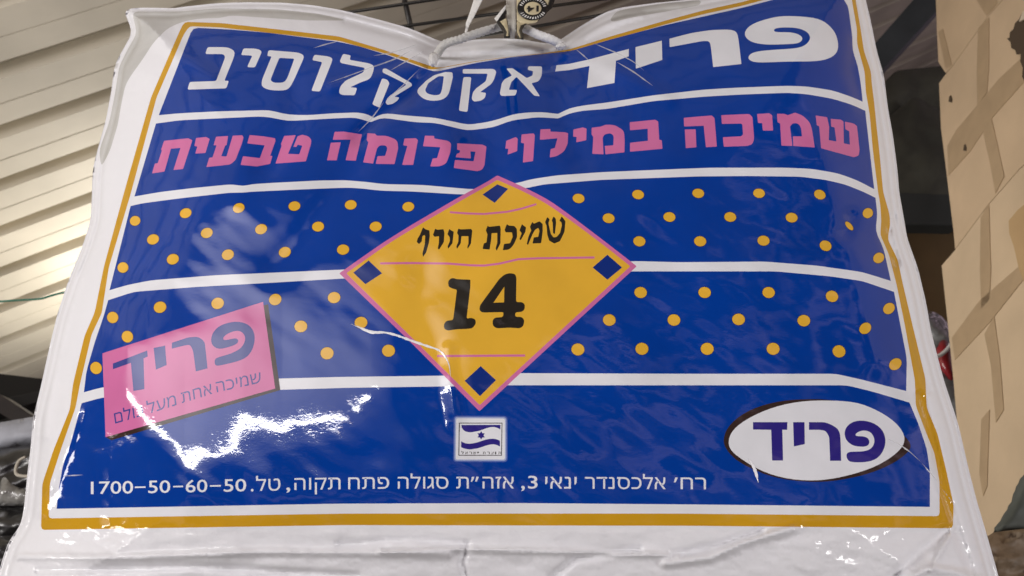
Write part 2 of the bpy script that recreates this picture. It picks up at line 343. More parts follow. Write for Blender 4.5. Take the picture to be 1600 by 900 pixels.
# big diamond
art('pink', rp([(777,274,2),(822,294),(859,313),(900,343),(950,381),(995,416,2),(900,503),(749,642.5,2),(640,533),(530,427,2),(600,378),(647,349),(724,304),(760,285)], 20, 3))
art('yellow', rp([(777,281,2),(820,300),(856,319),(898,349),(946,385),(985,416,2),(895,499),(749.5,633,2),(645,529),(541,427,2),(606,381),(652,353),(728,309),(762,290)], 20, 3))
for q in ([(777,288),(794,295),(773,317),(754,304)], [(576,407),(597,427),(571,444),(552,426)], [(949,398),(972,418),(949,437),(926,418)], [(751,572),(775,594),(750,619),(726,595)]):
    art('navy', q)
def strip(pts, w):
    P = [np.array(p, float) for p in pts]; L = []; Rr = []
    for i, p in enumerate(P):
        t = P[min(i + 1, len(P) - 1)] - P[max(i - 1, 0)]; n = np.array([-t[1], t[0]]) / (np.hypot(*t) + 1e-9); L.append(tuple(p + n * w / 2)); Rr.append(tuple(p - n * w / 2))
    return L + Rr[::-1]
art('pink', strip([(703,331.6),(730,333.5),(756,334.3),(792,331),(815,326),(838,319)], 3))
art('pink', strip([(594,411.6),(640,411),(700,411.8),(735,414.5),(756,415),(780,412),(810,405),(840,403.6),(929,402.3)], 3.2))
art('pink', strip([(683,556.3),(820.5,555.5)], 3.4))
CA = (280, 50, 5.); CB = (560, 50, 5.); CC = (840, 0, 5.); CD = (1060, 0, 5.); CE = (220, 180, 5.); CF = (500, 170, 5.); CG = (770, 150, 5.); CH = (1050, 150, 5.)
def A(k, c, *polys, r=8): art(k, *[X(*c, p, r) for p in polys])
INF = 500
# first line, thin rounded letters (left to right)
A('white', CA, [(222,118),(380,118,40),(440,150,40),(420,215),(352,382),(388,380),(368,440),(64,450),(82,390),(288,383),(362,190,25),(340,172),(203,172)], r=14)
A('white', CA, [(512,128),(610,130,30),(648,150,30),(632,185),(592,277),(530,274),(572,184),(483,180),(500,132)], r=14)
A('white', CA, [(705,142),(930,160,30),(975,180,30),(968,215),(890,390,45),(850,455,40),(720,458,60),(640,430,60),(648,370),(722,190),(688,188),(694,150)], [(782,202),(900,208),(845,360,30),(820,395,30),(745,398,30),(712,380,30),(720,355)], r=12)
A('white', CA, [(1055,178),(1165,190,25),(1200,205,25),(1188,245),(1100,465),(1032,460),(1118,235),(1038,220)], r=14)
A('white', CA, [(1280,170),(1342,182),(1330,217),(1485,245,25),(1525,265,25),(1515,310),(1495,365,30),(1420,392),(1335,432),(1390,436),(1372,494),(1265,492,25),(1245,470,25),(1262,420),(1300,380),(1438,315),(1452,280),(1262,242),(1255,225)], r=14)
A('white', CB, [(190,288),(215,284),(415,400),(420,420),(280,505),(320,512),(305,535),(270,560),(225,570),(212,550),(225,520),(250,495),(290,468),(375,412),(350,395),(188,315)], r=10)
A('white', CB, [(185,362),(225,372),(243,400),(165,592),(108,565)], r=12)
A('white', CB, [(590,338),(680,312),(735,315),(738,350),(722,420),(705,490,40),(660,530,40),(570,540,50),(500,520,40),(455,470,30),(470,440),(530,380)], [(625,345),(668,345),(655,440,20),(640,490,20),(590,495,20),(535,480,20),(520,455),(545,400)], r=12)
A('white', CB, [(815,290),(1060,288,20),(1078,310),(1060,370),(1040,405,20),(950,470),(998,475),(988,515),(960,535),(900,545,20),(885,520),(895,470),(920,440),(995,385),(1010,325),(815,325)], r=12)
A('white', CB, [(820,352),(882,352),(852,625),(785,615)], r=14)
A('white', CB, [(1155,285),(1205,283),(1315,360),(1360,340),(1365,305),(1322,295),(1328,268),(1435,268,15),(1432,340),(1410,385,20),(1352,400),(1418,502),(1375,498),(1235,350),(1195,390),(1175,452),(1240,452),(1228,495),(1115,500,15),(1105,480),(1120,400),(1140,370),(1200,340)], r=10)
# first line, wide heavy word
A('white', CC, [(148,510),(250,498),(400,465),(712,382),(712,440),(612,475),(600,648),(386,688),(405,515),(250,547),(138,558)], r=2)
A('white', CC, [(765,368),(970,318),(974,468),(768,536)], r=2)
A('white', CC, [(1030,302),(1200,258,40),(1350,235,40),(1480,230,40),(1555,240,40),(1570,310),(1592,500),(1372,524),(1352,350,30),(1340,320,30),(1290,320,20),(1032,368)], r=2)
A('white', CD, [(542,455),(560,420),(620,400),(750,388),(930,378),(1000,350),(1035,300),(1015,255),(960,225),(880,213),(780,215),(748,228),(745,243),(770,252),(860,250),(930,262),(970,290),(965,320),(930,340),(850,345),(700,350),(600,338),(540,310),(515,270),(530,225),(590,180),(700,145),(800,125),(920,125),(1080,140),(1160,180),(1220,245),(1245,310),(1250,380),(1225,430),(1160,465),(1060,480),(850,480),(640,490),(570,480)], r=INF)
# second line, pink
pk = 'pink'
A(pk, CE, [(182,200),(370,180),(402,195),(395,220),(330,420),(255,428),(310,255),(235,262),(185,440),(88,455),(110,378),(132,375),(165,275),(158,270)], r=5)
A(pk, CE, [(432,178),(510,170),(538,185),(505,295),(425,300),(442,245),(418,240)], r=6)
A(pk, CE, [(588,168),(682,162),(670,235),(660,235),(628,320),(670,322),(718,160),(795,156,10),(802,175),(790,220),(740,350,20),(700,385,20),(512,405),(535,332),(560,330),(592,235),(568,235)], r=5)
A(pk, CE, [(850,155),(960,165),(1048,180),(1052,200),(1010,318),(1028,318),(1010,380),(905,400),(780,388),(798,320),(930,335),(968,235),(832,220)], r=5)
A(pk, CE, [(1120,162),(1210,156),(1150,302),(1238,305),(1262,238),(1225,230),(1215,248),(1192,246),(1225,165),(1260,152),(1310,165,15),(1332,190,15),(1330,220),(1290,360),(1052,378),(1100,240),(1095,225)], r=5)
A(pk, CF, [(115,180),(185,178),(328,200),(280,405),(200,402),(240,240),(100,242)], r=5)
A(pk, CF, [(85,265),(162,262),(130,402),(55,402)], r=4)
A(pk, CF, [(370,190),(430,195),(445,210),(520,210,30),(605,245,30),(610,310),(582,432),(435,430),(450,370),(508,368),(528,310,20),(515,285,20),(465,285,20),(445,310),(415,428),(337,418),(378,262),(365,245)], r=5)
A(pk, CF, [(660,232),(750,230),(765,245),(728,438),(642,438),(682,290),(650,285)], r=5)
A(pk, CF, [(820,210),(892,212),(892,232),(1000,250,15),(1025,270,15),(1018,340),(985,430,25),(930,450,20),(862,450),(880,388),(915,385),(940,300),(805,292)], r=5)
A(pk, CF, [(1072,270),(1270,280,8),(1300,295),(1285,440),(1268,475,15),(1230,487),(1045,462),(1055,400),(1200,410),(1215,335),(1175,332),(1178,388),(1060,378),(1070,350),(1090,345),(1095,325),(1072,320)], r=5)
A(pk, CG, [(105,350),(180,320),(195,335),(190,430),(115,458),(122,410),(98,412)], r=5)
A(pk, CG, [(225,300),(318,292),(328,305),(315,508),(235,520),(245,370),(220,365)], r=5)
A(pk, CG, [(372,260),(450,258),(450,278),(560,283),(588,290),(585,370),(560,430,20),(500,470,20),(445,480),(452,415),(485,405),(505,330),(368,342)], r=5)
A(pk, CG, [(630,262),(705,245),(732,255),(730,345),(652,362),(655,320),(628,318)], r=5)
A(pk, CG, [(772,248),(840,240),(880,225),(950,225,30),(1025,270,30),(1030,350),(1028,440),(880,455),(875,390),(942,385),(945,310,15),(920,290,15),(870,300,20),(858,330),(865,455),(778,452),(785,320),(772,300)], r=5)
A(pk, CG, [(1070,205),(1270,185,8),(1292,200),(1300,342),(1320,345),(1325,412),(1072,435),(1072,365),(1212,350),(1210,255),(1072,268)], r=5)
A(pk, CH, [(92,170),(310,152),(332,172),(350,395),(265,400),(248,232),(95,238)], r=5)
A(pk, CH, [(100,262),(185,260),(190,400),(108,408)], r=4)
A(pk, CH, [(385,150),(605,140,15),(628,165),(642,330,20),(630,375,20),(590,390),(405,396),(398,322),(540,315),(555,300),(550,225),(540,215),(390,218)], r=5)
A(pk, CH, [(665,140),(760,135),(782,150),(790,270),(710,270),(705,212),(672,210)], r=5)
A(pk, CH, [(820,138),(880,140),(905,150),(960,130),(1020,150,30),(1080,210,30),(1095,270),(1115,402),(948,390),(945,315),(1015,315),(1010,250,25),(985,212,25),(940,212,25),(922,240),(940,390),(855,388),(845,215),(825,205)], r=5)
A(pk, CH, [(1122,152),(1212,166),(1228,240),(1225,345),(1285,355),(1270,245),(1245,240),(1240,178),(1320,185),(1340,200),(1342,370),(1390,380),(1385,275),(1355,260),(1350,200),(1420,215,10),(1445,235),(1465,420),(1460,465,15),(1420,478),(1165,408),(1150,235),(1132,230)], r=5)
# inside the diamond
CI = (600, 300, 5.)
for p in ([(305,275),(325,292),(355,300),(358,345),(350,400),(330,470),(305,508),(300,480),(318,410),(322,345),(315,335),(300,345),(295,385),(275,408),(255,390),(262,365),(280,335)],
 [(400,285),(415,295),(465,290),(472,320),(468,390),(430,452),(420,440),(428,400),(430,345),(395,350),(382,335)],
 [(510,288),(525,300),(545,310),(540,360),(535,400),(500,445),(497,425),(515,380),(512,350),(495,330)],
 [(580,285),(600,292),(680,288),(690,300),(680,400),(655,445),(650,430),(660,400),(660,345),(605,345),(600,400),(570,445),(565,425),(580,390),(582,340),(570,320)],
 [(810,262),(820,272),(905,262),(912,285),(910,400),(880,460),(872,440),(885,395),(885,320),(840,322),(838,370),(825,450),(770,445),(780,400),(800,395),(808,330),(795,300)],
 [(960,250),(975,262),(1020,265,10),(1038,290),(1040,350),(1015,410,20),(980,450,20),(928,455),(938,405),(985,400),(1005,350),(1000,315),(950,315),(942,295)],
 [(1078,250),(1090,262),(1110,275),(1105,310),(1068,378),(1058,370),(1075,320),(1058,300)],
 [(1160,232),(1170,248),(1215,228),(1240,250),(1240,310),(1228,400),(1160,402),(1170,355),(1205,350),(1215,300),(1205,280),(1180,295),(1160,330),(1125,415),(1115,405),(1130,345),(1150,300),(1140,270)],
 [(1275,195),(1295,215),(1285,240),(1290,270),(1305,330),(1325,355),(1350,350),(1375,320),(1390,260),(1385,235),(1370,225),(1388,190),(1405,210),(1418,230),(1410,310),(1375,385),(1330,402),(1290,380),(1275,330),(1270,265),(1258,235)],
 [(1325,190),(1342,208),(1345,240),(1335,330),(1320,320),(1318,240),(1310,222)]): A('black', CI, p, r=6)
CJ = (640, 400, 5.)
A('black', CJ, [(345,172),(365,180),(475,185,6),(475,240),(445,490),(480,482),(515,495),(518,530),(490,565),(440,570),(370,572),(300,583),(270,570),(268,530),(290,505),(340,500),(370,262),(335,255),(305,240),(300,200),(320,175)], r=14)
A('black', CJ, [(780,133),(825,140),(835,170),(832,360),(880,360),(902,380),(898,420),(875,437),(825,440),(825,475),(875,475),(897,500),(890,545),(865,565),(780,560),(680,565),(650,545),(648,500),(670,480),(728,478),(735,438),(570,442),(545,425),(550,385),(700,180),(740,145)], [(740,240,1),(738,362,1),(655,365,1)], r=16)
# pink corner tag with its drop shadow
art('shadow', [(411,477),(419,475.5),(438,609.5),(174,688),(165,683)])
art('pink', [(160,552),(411,471.6),(430,607),(165,683)])
CK = (150, 460, 5.)
A('tagblue', CK, [(132,540),(400,438),(405,485),(372,500),(378,740),(292,755),(272,535),(132,585)], r=1)
A('tagblue', CK, [(450,418),(540,400),(552,552),(468,588)], r=1)
A('tagblue', CK, [(592,378),(720,335,25),(800,330,25),(850,370,25),(872,578),(780,602),(758,440,20),(735,392,20),(690,400),(592,424)], r=1)
A('tagblue', CK, [(925,520),(935,495),(1050,465),(1130,425),(1165,370),(1165,320),(1130,285),(1080,285),(1020,310),(990,340),(1000,360),(1050,350),(1090,340),(1115,355),(1105,385),(1060,405),(970,430),(915,410),(895,360),(910,300),(960,245),(1050,215),(1130,212),(1200,240),(1240,300),(1240,380),(1210,460),(1150,510),(1060,535),(960,558),(930,555)], r=INF)
# white oval with dark shadow
CL = (1120, 610, 5.)
A('shadow', CL, [(50,380),(80,290),(180,195),(320,125),(500,80),(700,66),(900,70),(1250,150),(1485,370),(1522,430),(1500,480),(1400,560),(1250,630),(1100,675),(900,712),(700,718),(420,680),(160,560),(62,450)], r=INF)
A('white', CL, [(88,420),(105,335),(180,258),(320,178),(500,113),(700,80),(900,78),(1080,90),(1220,138),(1360,218),(1440,298),(1473,375),(1452,442),(1380,512),(1250,592),(1080,652),(880,697),(700,707),(500,682),(330,622),(200,542),(118,480)], r=INF)
A('violet', CL, [(283,248),(552,248),(550,308),(512,308),(518,548),(432,548),(425,308),(283,306)], r=1)
A('violet', CL, [(596,248),(685,248),(688,420),(602,438)], r=1)
A('violet', CL, [(720,248),(850,248,30),(940,290,40),(965,340,40),(972,550),(885,550),(878,360,20),(850,315,20),(800,308),(720,308)], r=1)
A('violet', CL, [(1010,510),(1020,485),(1060,478),(1150,478),(1210,455),(1232,410),(1230,370),(1205,325),(1150,310),(1100,325),(1082,345),(1090,358),(1150,358),(1185,375),(1195,405),(1180,435),(1130,442),(1060,432),(1010,390),(995,340),(1010,285),(1060,245),(1130,232),(1220,250),(1290,300),(1320,370),(1315,440),(1280,510),(1220,550),(1150,562),(1060,562),(1025,550)], r=INF)
# small flag emblem on a pale glowing square
art('glow1', rp([(709,649.5),(793,650),(793,722),(708,722)], 6, 3)); art('glow2', rp([(711,651.5),(791,652),(791,720),(710,720)], 4, 3)); art('white', rp([(713,653.5),(789,654),(789,718),(712,718)], 3, 3))
CM = (700, 640, 10.)
A('black', CM, [(170,205),(850,205),(842,720),(162,720)], [(184,217),(838,217),(830,708),(176,708)], r=1)
A('violet', CM, [(210,240,1),(820,238,1),(818,308,1),(760,280),(690,268),(600,290),(480,335),(340,358),(260,340),(215,290)], r=40)
A('violet', CM, [(205,495,1),(260,525),(340,535),(450,515),(600,465),(700,452),(770,465),(812,490,1),(812,578,1),(760,550),(690,540),(600,560),(470,605),(340,625),(260,610),(205,590,1)], r=40)
A('violet', CM, [(518 + (66 if i % 2 == 0 else 38) * math.sin(math.pi * i / 6), 402 - (66 if i % 2 == 0 else 38) * math.cos(math.pi * i / 6)) for i in range(12)], r=0)

# ---- small lettering from Blender's own built-in font
_glyph = {}
def word(txt, bold=0.0):
    if (txt, bold) in _glyph: return _glyph[(txt, bold)]
    cu = bpy.data.curves.new('lettering', 'FONT'); cu.body = txt; cu.offset = bold; cu.resolution_u = 3
    o = bpy.data.objects.new('lettering', cu); COL.objects.link(o); bpy.context.view_layer.update()
    ev = o.evaluated_get(bpy.context.evaluated_depsgraph_get()); me = ev.to_mesh()
    from collections import defaultdict
    cnt = defaultdict(int)
    for p in me.polygons:
        for e in p.edge_keys: cnt[e] += 1
    key = {}; pos = {}
    for v in me.vertices:
        k = (round(v.co.x, 5), round(v.co.y, 5)); key[v.index] = k
    ec = defaultdict(int)
    for p in me.polygons:
        vs = list(p.vertices)
        for i in range(len(vs)): ec[frozenset((key[vs[i]], key[vs[(i + 1) % len(vs)]]))] += 1
    adj = defaultdict(list)
    for e, c in ec.items():
        if c == 1 and len(e) == 2:
            a, b = tuple(e); adj[a].append(b); adj[b].append(a)
    loops = []; seen = set()
    for s in list(adj):
        if s in seen: continue
        lp = [s]; seen.add(s); cur = s
        while True:
            nx = [q for q in adj[cur] if q not in seen]
            if not nx: break
            cur = nx[0]; seen.add(cur); lp.append(cur)
        if len(lp) > 2: loops.append(lp)
    ev.to_mesh_clear(); bpy.data.objects.remove(o); bpy.data.curves.remove(cu)
    _glyph[(txt, bold)] = loops; return loops
def put(k, txt, x0, x1, base, sy, bold=0.0, skew=0.0):
    """a word fitted between x0 and x1 (pixels of the photo) on the base line base(x); sy = pixels per em"""
    L = word(txt, bold)
    if not L: return
    xs = [p[0] for l in L for p in l]; a, b = min(xs), max(xs); s = (x1 - x0) / (b - a)
    art(k, *[[(x0 + (p[0] - a) * s + skew * p[1] * sy, base(x0 + (p[0] - a) * s) - p[1] * sy) for p in l] for l in L])
adr = lambda x: float(np.interp(x, [140, 383, 470, 620, 840, 1103], [772, 767.6, 765.3, 763.4, 763.2, 764.6]))
rev = lambda s: s[::-1]
for t, a, b in (('1700', 142, 208), ('50', 231.6, 266), ('60', 290, 324), ('50', 349.7, 384.7)): put('white', t, a, b, adr, 28, .006)
for a, b in ((210.6, 227.5), (270.6, 286), (328, 345)): art('white', strip([(a, adr(a) - 9.3), (b, adr(b) - 9.3)], 2.3))
put('white', '.', 392, 396, adr, 27, .02)
for t, a, b in (('טל', 400, 438), ('תקוה', 460, 532), ('פתח', 544, 608), ('סגולה', 621.6, 700.6), ('ת', 713, 732.5), ('״', 735.5, 748), ('אזה', 754, 803), ('ינאי', 852, 901), ('אלכסנדר', 914, 1040), ('׳', 1053, 1059), ('רח', 1063.5, 1103)):
    put('white', rev(t), a, b, adr, 31.0, .0)
put('white', ',', 447.5, 453.5, adr, 30, .015); put('white', ',', 814.5, 820, adr, 30, .015); put('white', '3', 825, 840, adr, 28.5, .006)
tagb = lambda x: float(np.interp(x, [180, 230, 286, 339, 409], [662, 647.5, 629.6, 613.2, 597.6]))
for t, a, b in (('שמיכה', 339, 409), ('אחת', 284.5, 332), ('מעל', 231, 276), ('כולם', 180, 225)): put('tagblue', rev(t), a, b, tagb, 27, .0, skew=-.14)
for ch, x in zip('לארשי', (720.5, 726.8, 733.2, 739.6, 745.8)): put('black', ch, x, x + 4.2 - 2.0 * (ch == 'י'), lambda q: 709.6, 6.2, .02)
for ch, x in zip('תרצות'[::1], (754.4, 761, 767, 773.4, 778.6)): put('black', ch, x, x + 4.2 - 2.2 * (ch == 'ו'), lambda q: 709.6, 6.2, .02)

# clear grey parts of the bag where no blanket lies behind the film
GREY = [rp([(206,18),(280,18),(337,13),(430,14),(500,22),(545,32),(480,32),(420,28),(360,24),(345,28),(310,29),(285,34),(262,44),(240,66),(222,94),(206,116),(196,132),(190,160),(184,195),(172,235),(158,262),(155,235),(171,190),(180,145),(186,104),(200,76),(214,52)], 10, 3),
        rp([(952,32),(962,18),(985,13),(1040,5),(1096,0),(1094,8),(1040,18),(984,28),(960,34)], 8, 3)]

# ------------------------------------------------------------------ build the printed front as one cut sheet
loops = []
for k, ls in ART:
    for l in ls: loops.append((dens(l, 6), True))
gl = [(dens(g, 6), True) for g in GREY]
gx, gy = np.meshgrid(np.arange(-20, 1580, 4.5), np.arange(-48, 1036, 4.5)); G = np.stack([gx.ravel(), gy.ravel()], 1) + rng.normal(0, .5, (gx.size, 2))
G = G[inside(G, OUT)]; G = G[segdist(G, OUTA[::2], True) > 2]
def inset_line(dd):
    L = np.array(OUT); T = np.roll(L, -4, 0) - np.roll(L, 4, 0); Nn = np.stack([-T[:, 1], T[:, 0]], 1) / (np.hypot(T[:, 0], T[:, 1])[:, None] + 1e-9)
    if inside(L + Nn * 4, OUT).mean() < .5: Nn = -Nn
    Q = L + Nn * dd; ok = segdist(Q, OUTA[::2], True) > dd * .8
    return [tuple(q) for q, k in zip(Q, ok) if k]
rims = [(inset_line(dd), True) for dd in (4.5, 8.0, 10.3, 12.5, 14.7, 17.0)]
rimd = segdist(G, OUTA[::2], True); G = G[rimd > 18.5]
V2, F = triangulate([(OUT, True)] + rims + gl + loops, G)
cen = V2[F].mean(1)
keep = inside(cen, OUT); F = F[keep]; cen = cen[keep]
names = list(M); mi = np.full(len(F), names.index('fabric'))
for g in GREY: mi[inside(cen, g)] = names.index('film')
for k, ls in ART:
    par = np.zeros(len(F), bool)
    for l in ls: par ^= inside(cen, l)
    mi[par] = names.index(k)
isl = inside(cen, LABEL)
# film stretched straight over the mouth of the bag hides the label there
V3 = bag(V2); N3 = bag_normals(V2)
a, b, c = V3[F[:, 0]], V3[F[:, 1]], V3[F[:, 2]]
flip = np.cross(b - a, c - a)[:, 1] > 0; F[flip] = F[flip][:, ::-1]
BAG0 = onY((800, 1000), BAGY)
bagroot = empty('bedding_bag', BAG0, 'large white quilt package with a blue, gold and pink Hebrew printed front', 'bedding package')
def part_of_sheet(name, sel):
    f = F[sel]; u, inv = np.unique(f, return_inverse=True); inv = inv.reshape(f.shape); m = mi[sel]
    us, mloc = np.unique(m, return_inverse=True)
    return mesh_obj(name, V3[u], inv, [M[names[i]] for i in us], bagroot, midx=mloc.ravel(), normals=N3[u])
part_of_sheet('printed_insert', isl)
part_of_sheet('quilt_front', ~isl)
# back half of the filled bag
g2x, g2y = np.meshgrid(np.arange(-20, 1580, 24), np.arange(-48, 1036, 24)); G2 = np.stack([g2x.ravel(), g2y.ravel()], 1).astype(float)
G2 = G2[inside(G2, OUT)]; G2 = G2[segdist(G2, OUTA[::2], True) > 8]
Vb, Fb = triangulate([(OUT, True)], G2); Fb = Fb[inside(Vb[Fb].mean(1), OUT)]
d = segdist(Vb, OUTA[::2], True); t = np.clip(d / 220, 0, 1)
# keep the back inside the same upright prism as the front
P0 = onYarr(Vb, BAGY); bk = P0 + np.array([0, 1, 0]) * (.075 * np.sqrt(1 - (1 - t) ** 2))[:, None]
mesh_obj('quilt_back', bk, Fb, M['piping'], bagroot)
# welted seam round the edge
inset = []
ctr = np.array([780, 480.])
for i in range(0, len(OUT)):
    p = np.array(OUT[i]); q0 = np.array(OUT[i - 5]); q1 = np.array(OUT[(i + 5) % len(OUT)]); tn = q1 - q0; nrm = np.array([-tn[1], tn[0]]) / (np.hypot(*tn) + 1e-9)
    inset.append(p + nrm * 4.0)
sgn = inside(np.array(inset), OUT).mean() > .5
if not sgn: inset = [2 * np.array(OUT[i]) - inset[i] for i in range(len(OUT))]
ins = np.array(inset)
seam = onYarr(ins, BAGY - .004 + .0008 * vnoise(ins, 60, 5, 2))
tube('piping', [tuple(p) for p in seam], [(.0026 if p[0] < 1250 else .0034) * (1 + .12 * n) for p, n in zip(ins, vnoise(ins, 60, 8, 2))], M['piping'], bagroot, seg=8, flat=.7, closed=True)

# film creases: thin strips, highlights painted in pale; wide ones are painted lamp glints
crease_highlight_m = mat('film_crease_painted_highlight', (.92, .93, .97), rough=.3, coat=1, coat_rough=.2, spec=.8)
nt = crease_highlight_m.node_tree; bs = nt.nodes['Principled BSDF']; bs.inputs['Alpha'].default_value = .5
glint_m = crease_highlight_m.copy(); glint_m.name = 'painted_film_glint'; glint_m.node_tree.nodes['Principled BSDF'].inputs['Alpha'].default_value = 1.0  # opaque white strip painting in the tube lamp's reflection
def crease_glint(pts, w, parent=bagroot, lift=.0005):
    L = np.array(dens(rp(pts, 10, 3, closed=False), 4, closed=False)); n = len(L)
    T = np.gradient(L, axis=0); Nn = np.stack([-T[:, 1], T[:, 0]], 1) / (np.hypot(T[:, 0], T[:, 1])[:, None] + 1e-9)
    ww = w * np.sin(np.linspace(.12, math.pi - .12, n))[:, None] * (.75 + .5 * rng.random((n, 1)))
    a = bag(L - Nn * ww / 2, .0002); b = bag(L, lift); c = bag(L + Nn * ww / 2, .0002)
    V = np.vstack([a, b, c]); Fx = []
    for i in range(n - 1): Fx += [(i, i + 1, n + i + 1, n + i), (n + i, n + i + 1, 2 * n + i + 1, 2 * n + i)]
    mesh_obj('film_crease_glint', V, Fx, glint_m if w > 3.2 else crease_highlight_m, parent, smooth=False)
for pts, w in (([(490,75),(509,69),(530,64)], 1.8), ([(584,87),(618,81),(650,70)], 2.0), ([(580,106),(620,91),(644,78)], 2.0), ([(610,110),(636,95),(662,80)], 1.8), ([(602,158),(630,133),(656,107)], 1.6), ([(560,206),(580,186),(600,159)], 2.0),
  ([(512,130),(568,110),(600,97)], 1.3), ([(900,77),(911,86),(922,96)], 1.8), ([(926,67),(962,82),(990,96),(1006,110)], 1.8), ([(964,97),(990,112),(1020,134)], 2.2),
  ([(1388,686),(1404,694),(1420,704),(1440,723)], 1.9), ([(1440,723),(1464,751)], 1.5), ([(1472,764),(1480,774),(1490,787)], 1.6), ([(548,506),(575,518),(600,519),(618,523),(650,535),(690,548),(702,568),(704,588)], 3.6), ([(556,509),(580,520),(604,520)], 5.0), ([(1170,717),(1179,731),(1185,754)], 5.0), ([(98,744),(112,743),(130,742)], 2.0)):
    crease_glint(pts, w)

# handle cord, knot, gathered film
cord_m = mat('white_braided_cord', (.76, .75, .72), rough=.8, bump=.9, bscale=900)
cord_w = mat('white_smooth_cord', (.78, .78, .79), rough=.6, bump=.5, bscale=700)
def wavy(line, r, amp, k):
    return [r * (1 + amp * math.sin(k * i)) for i in range(len(line))]
ln = smooth_line([onY(p, y) for p, y in (((679,92), .62), ((694,70), .60), ((720,61), .595), ((752,50), .60), ((785,41), .615), ((800,40), .64))], 14)
tube('handle_cord', ln, wavy(ln, .0042, .16, 2.1), cord_m, bagroot, seg=12)
ln = smooth_line([onY(p, y) for p, y in (((800,42), .64), ((818,44), .618), ((840,54), .61), ((862,62), .61), ((878,71), .62))], 14)
tube('handle_cord', ln, wavy(ln, .0046, .06, 1.7), cord_w, bagroot, seg=12)
def blob(name, c, Y, rx, ry, rz, m, parent, seed):
    import bmesh
    bm = bmesh.new(); bmesh.ops.create_icosphere(bm, subdivisions=4, radius=1.0)
    cc = onY(c, Y)
    P = np.array([tuple(v.co) for v in bm.verts]); nz = vnoise(P[:, :2] * 10 + P[:, 2:] * 7, 3.0, seed, 3)
    for v, n in zip(bm.verts, nz): v.co = Vector((v.co.x * rx, v.co.y * ry, v.co.z * rz)) * (1 + .55 * n) + cc
    me = bpy.data.meshes.new(name); bm.to_mesh(me); bm.free(); me.materials.append(m); me.polygons.foreach_set('use_smooth', [True] * len(me.polygons))
    o = bpy.data.objects.new(name, me); COL.objects.link(o); o.parent = parent; o.matrix_parent_inverse = Matrix.Translation(-parent.location); return o
knot_m = mat('crinkled_clear_plastic', (.66, .65, .64), rough=.25, coat=1, coat_rough=.05, bump=.6, bscale=220)
blob('cord_knot', (677,93), .60, .0048, .0048, .0085, knot_m, bagroot, 2)
blob('cord_knot', (876,72), .615, .0060, .004, .0036, knot_m, bagroot, 6)

# ------------------------------------------------------------------ hang tag, strap, ribbon, rack
cream = mat('cream_tag_paper', (.60, .52, .33), rough=.5, var=.08, vscale=40); tag_black = mat('tag_black', (.010, .009, .009), rough=.4); tag_white = mat('tag_paper_back', (.74, .73, .70), rough=.6)
T0 = onY((805, 60), .60)
tg = empty('hang_tag', T0, 'folded cream and black paper tag with round black 14 badge hung on the cord', 'paper tag')
CT8 = (700, 0, 8.)
def t8(p): return [(700 + x / 8, y / 8) for x, y in p]
bendR = lambda x, y: .012 * ((x - 810) / 60) ** 2
sheet('tag_panel', t8([(856,-160),(1390,-160),(1335,0),(1300,100),(1180,200),(1105,285),(1000,302),(930,300),(862,255)]), .600, cream, tg, step=5, bend=bendR)
sheet('tag_border', t8([(1310,-160),(1392,-160),(1337,2),(1302,102),(1182,203),(1107,288),(1165,205),(1240,90),(1270,0)]), .5992, tag_black, tg, step=5, bend=bendR)
c8 = [(1058 + 195 * math.cos(a) * .99 , 102 + 150 * math.sin(a)) for a in np.linspace(0, 2 * math.pi, 40, endpoint=False)]
sheet('tag_badge', t8(c8), .5990, tag_black, tg, step=5, bend=bendR)
c8 = [(1060 + 108 * math.cos(a), 105 + 82 * math.sin(a)) for a in np.linspace(0, 2 * math.pi, 30, endpoint=False)]
sheet('tag_badge_centre', t8(c8), .5983, cream, tg, step=5, bend=bendR)
# the number reads upside down because the tag hangs head down
gl14 = word('14', .03); gx_ = [p[0] for l in gl14 for p in l]; gy_ = [p[1] for l in gl14 for p in l]
g0, g1, g2, g3 = min(gx_), max(gx_), min(gy_), max(gy_)
for l in gl14:
    if max(p[0] for p in l) - min(p[0] for p in l) < .24 * (g1 - g0) and min(p[1] for p in l) > g2 + .2 * (g3 - g2): continue
    sheet('tag_number', t8([(1134 - 148 * (p[0] - g0) / (g1 - g0), 68 + 76 * (p[1] - g2) / (g3 - g2) + 8 * (p[0] - g0) / (g1 - g0)) for p in l]), .5977, tag_black, tg, step=5, bend=bendR)
ticks = []
for a in list(np.linspace(R(200), R(345), 13)) + list(np.linspace(R(28), R(150), 11)):
    if rng.random() < .08: continue
    r0, r1 = 1.22, 1.62; wv = .045 + .03 * rng.random()
    f = lambda rr, aa: (1060 + 108 * rr * math.cos(aa) , 104 + 84 * rr * math.sin(aa))
    ticks.append([f(r0, a - wv), f(r1 - .1 * rng.random(), a - wv * .7), f(r1, a + wv), f(r0 + .12 * rng.random(), a + wv * .6)])
for p in ticks: sheet('tag_letter', t8(p), .5983, tag_white, tg, step=6, bend=bendR)
sheet('tag_panel', t8([(722,60),(722,240),(640,330),(610,275)]), .604, tag_black, tg, step=5)
sheet('tag_back', t8([(720,62),(578,230),(608,272),(722,110)]), .6032, tag_white, tg, step=5)
sheet('tag_wrap', t8([(720,225),(605,280),(650,345),(700,420),(698,476),(782,476),(764,380),(742,265)]), .6035, tag_black, tg, step=5, bend=lambda x, y: -.00006 * (y - 30) ** 2)
sheet('tag_wrap', t8([(725,228),(650,268),(700,330),(735,400),(728,450),(752,450),(756,380),(738,270)]), .6025, cream, tg, step=5, bend=lambda x, y: -.00006 * (y - 30) ** 2)
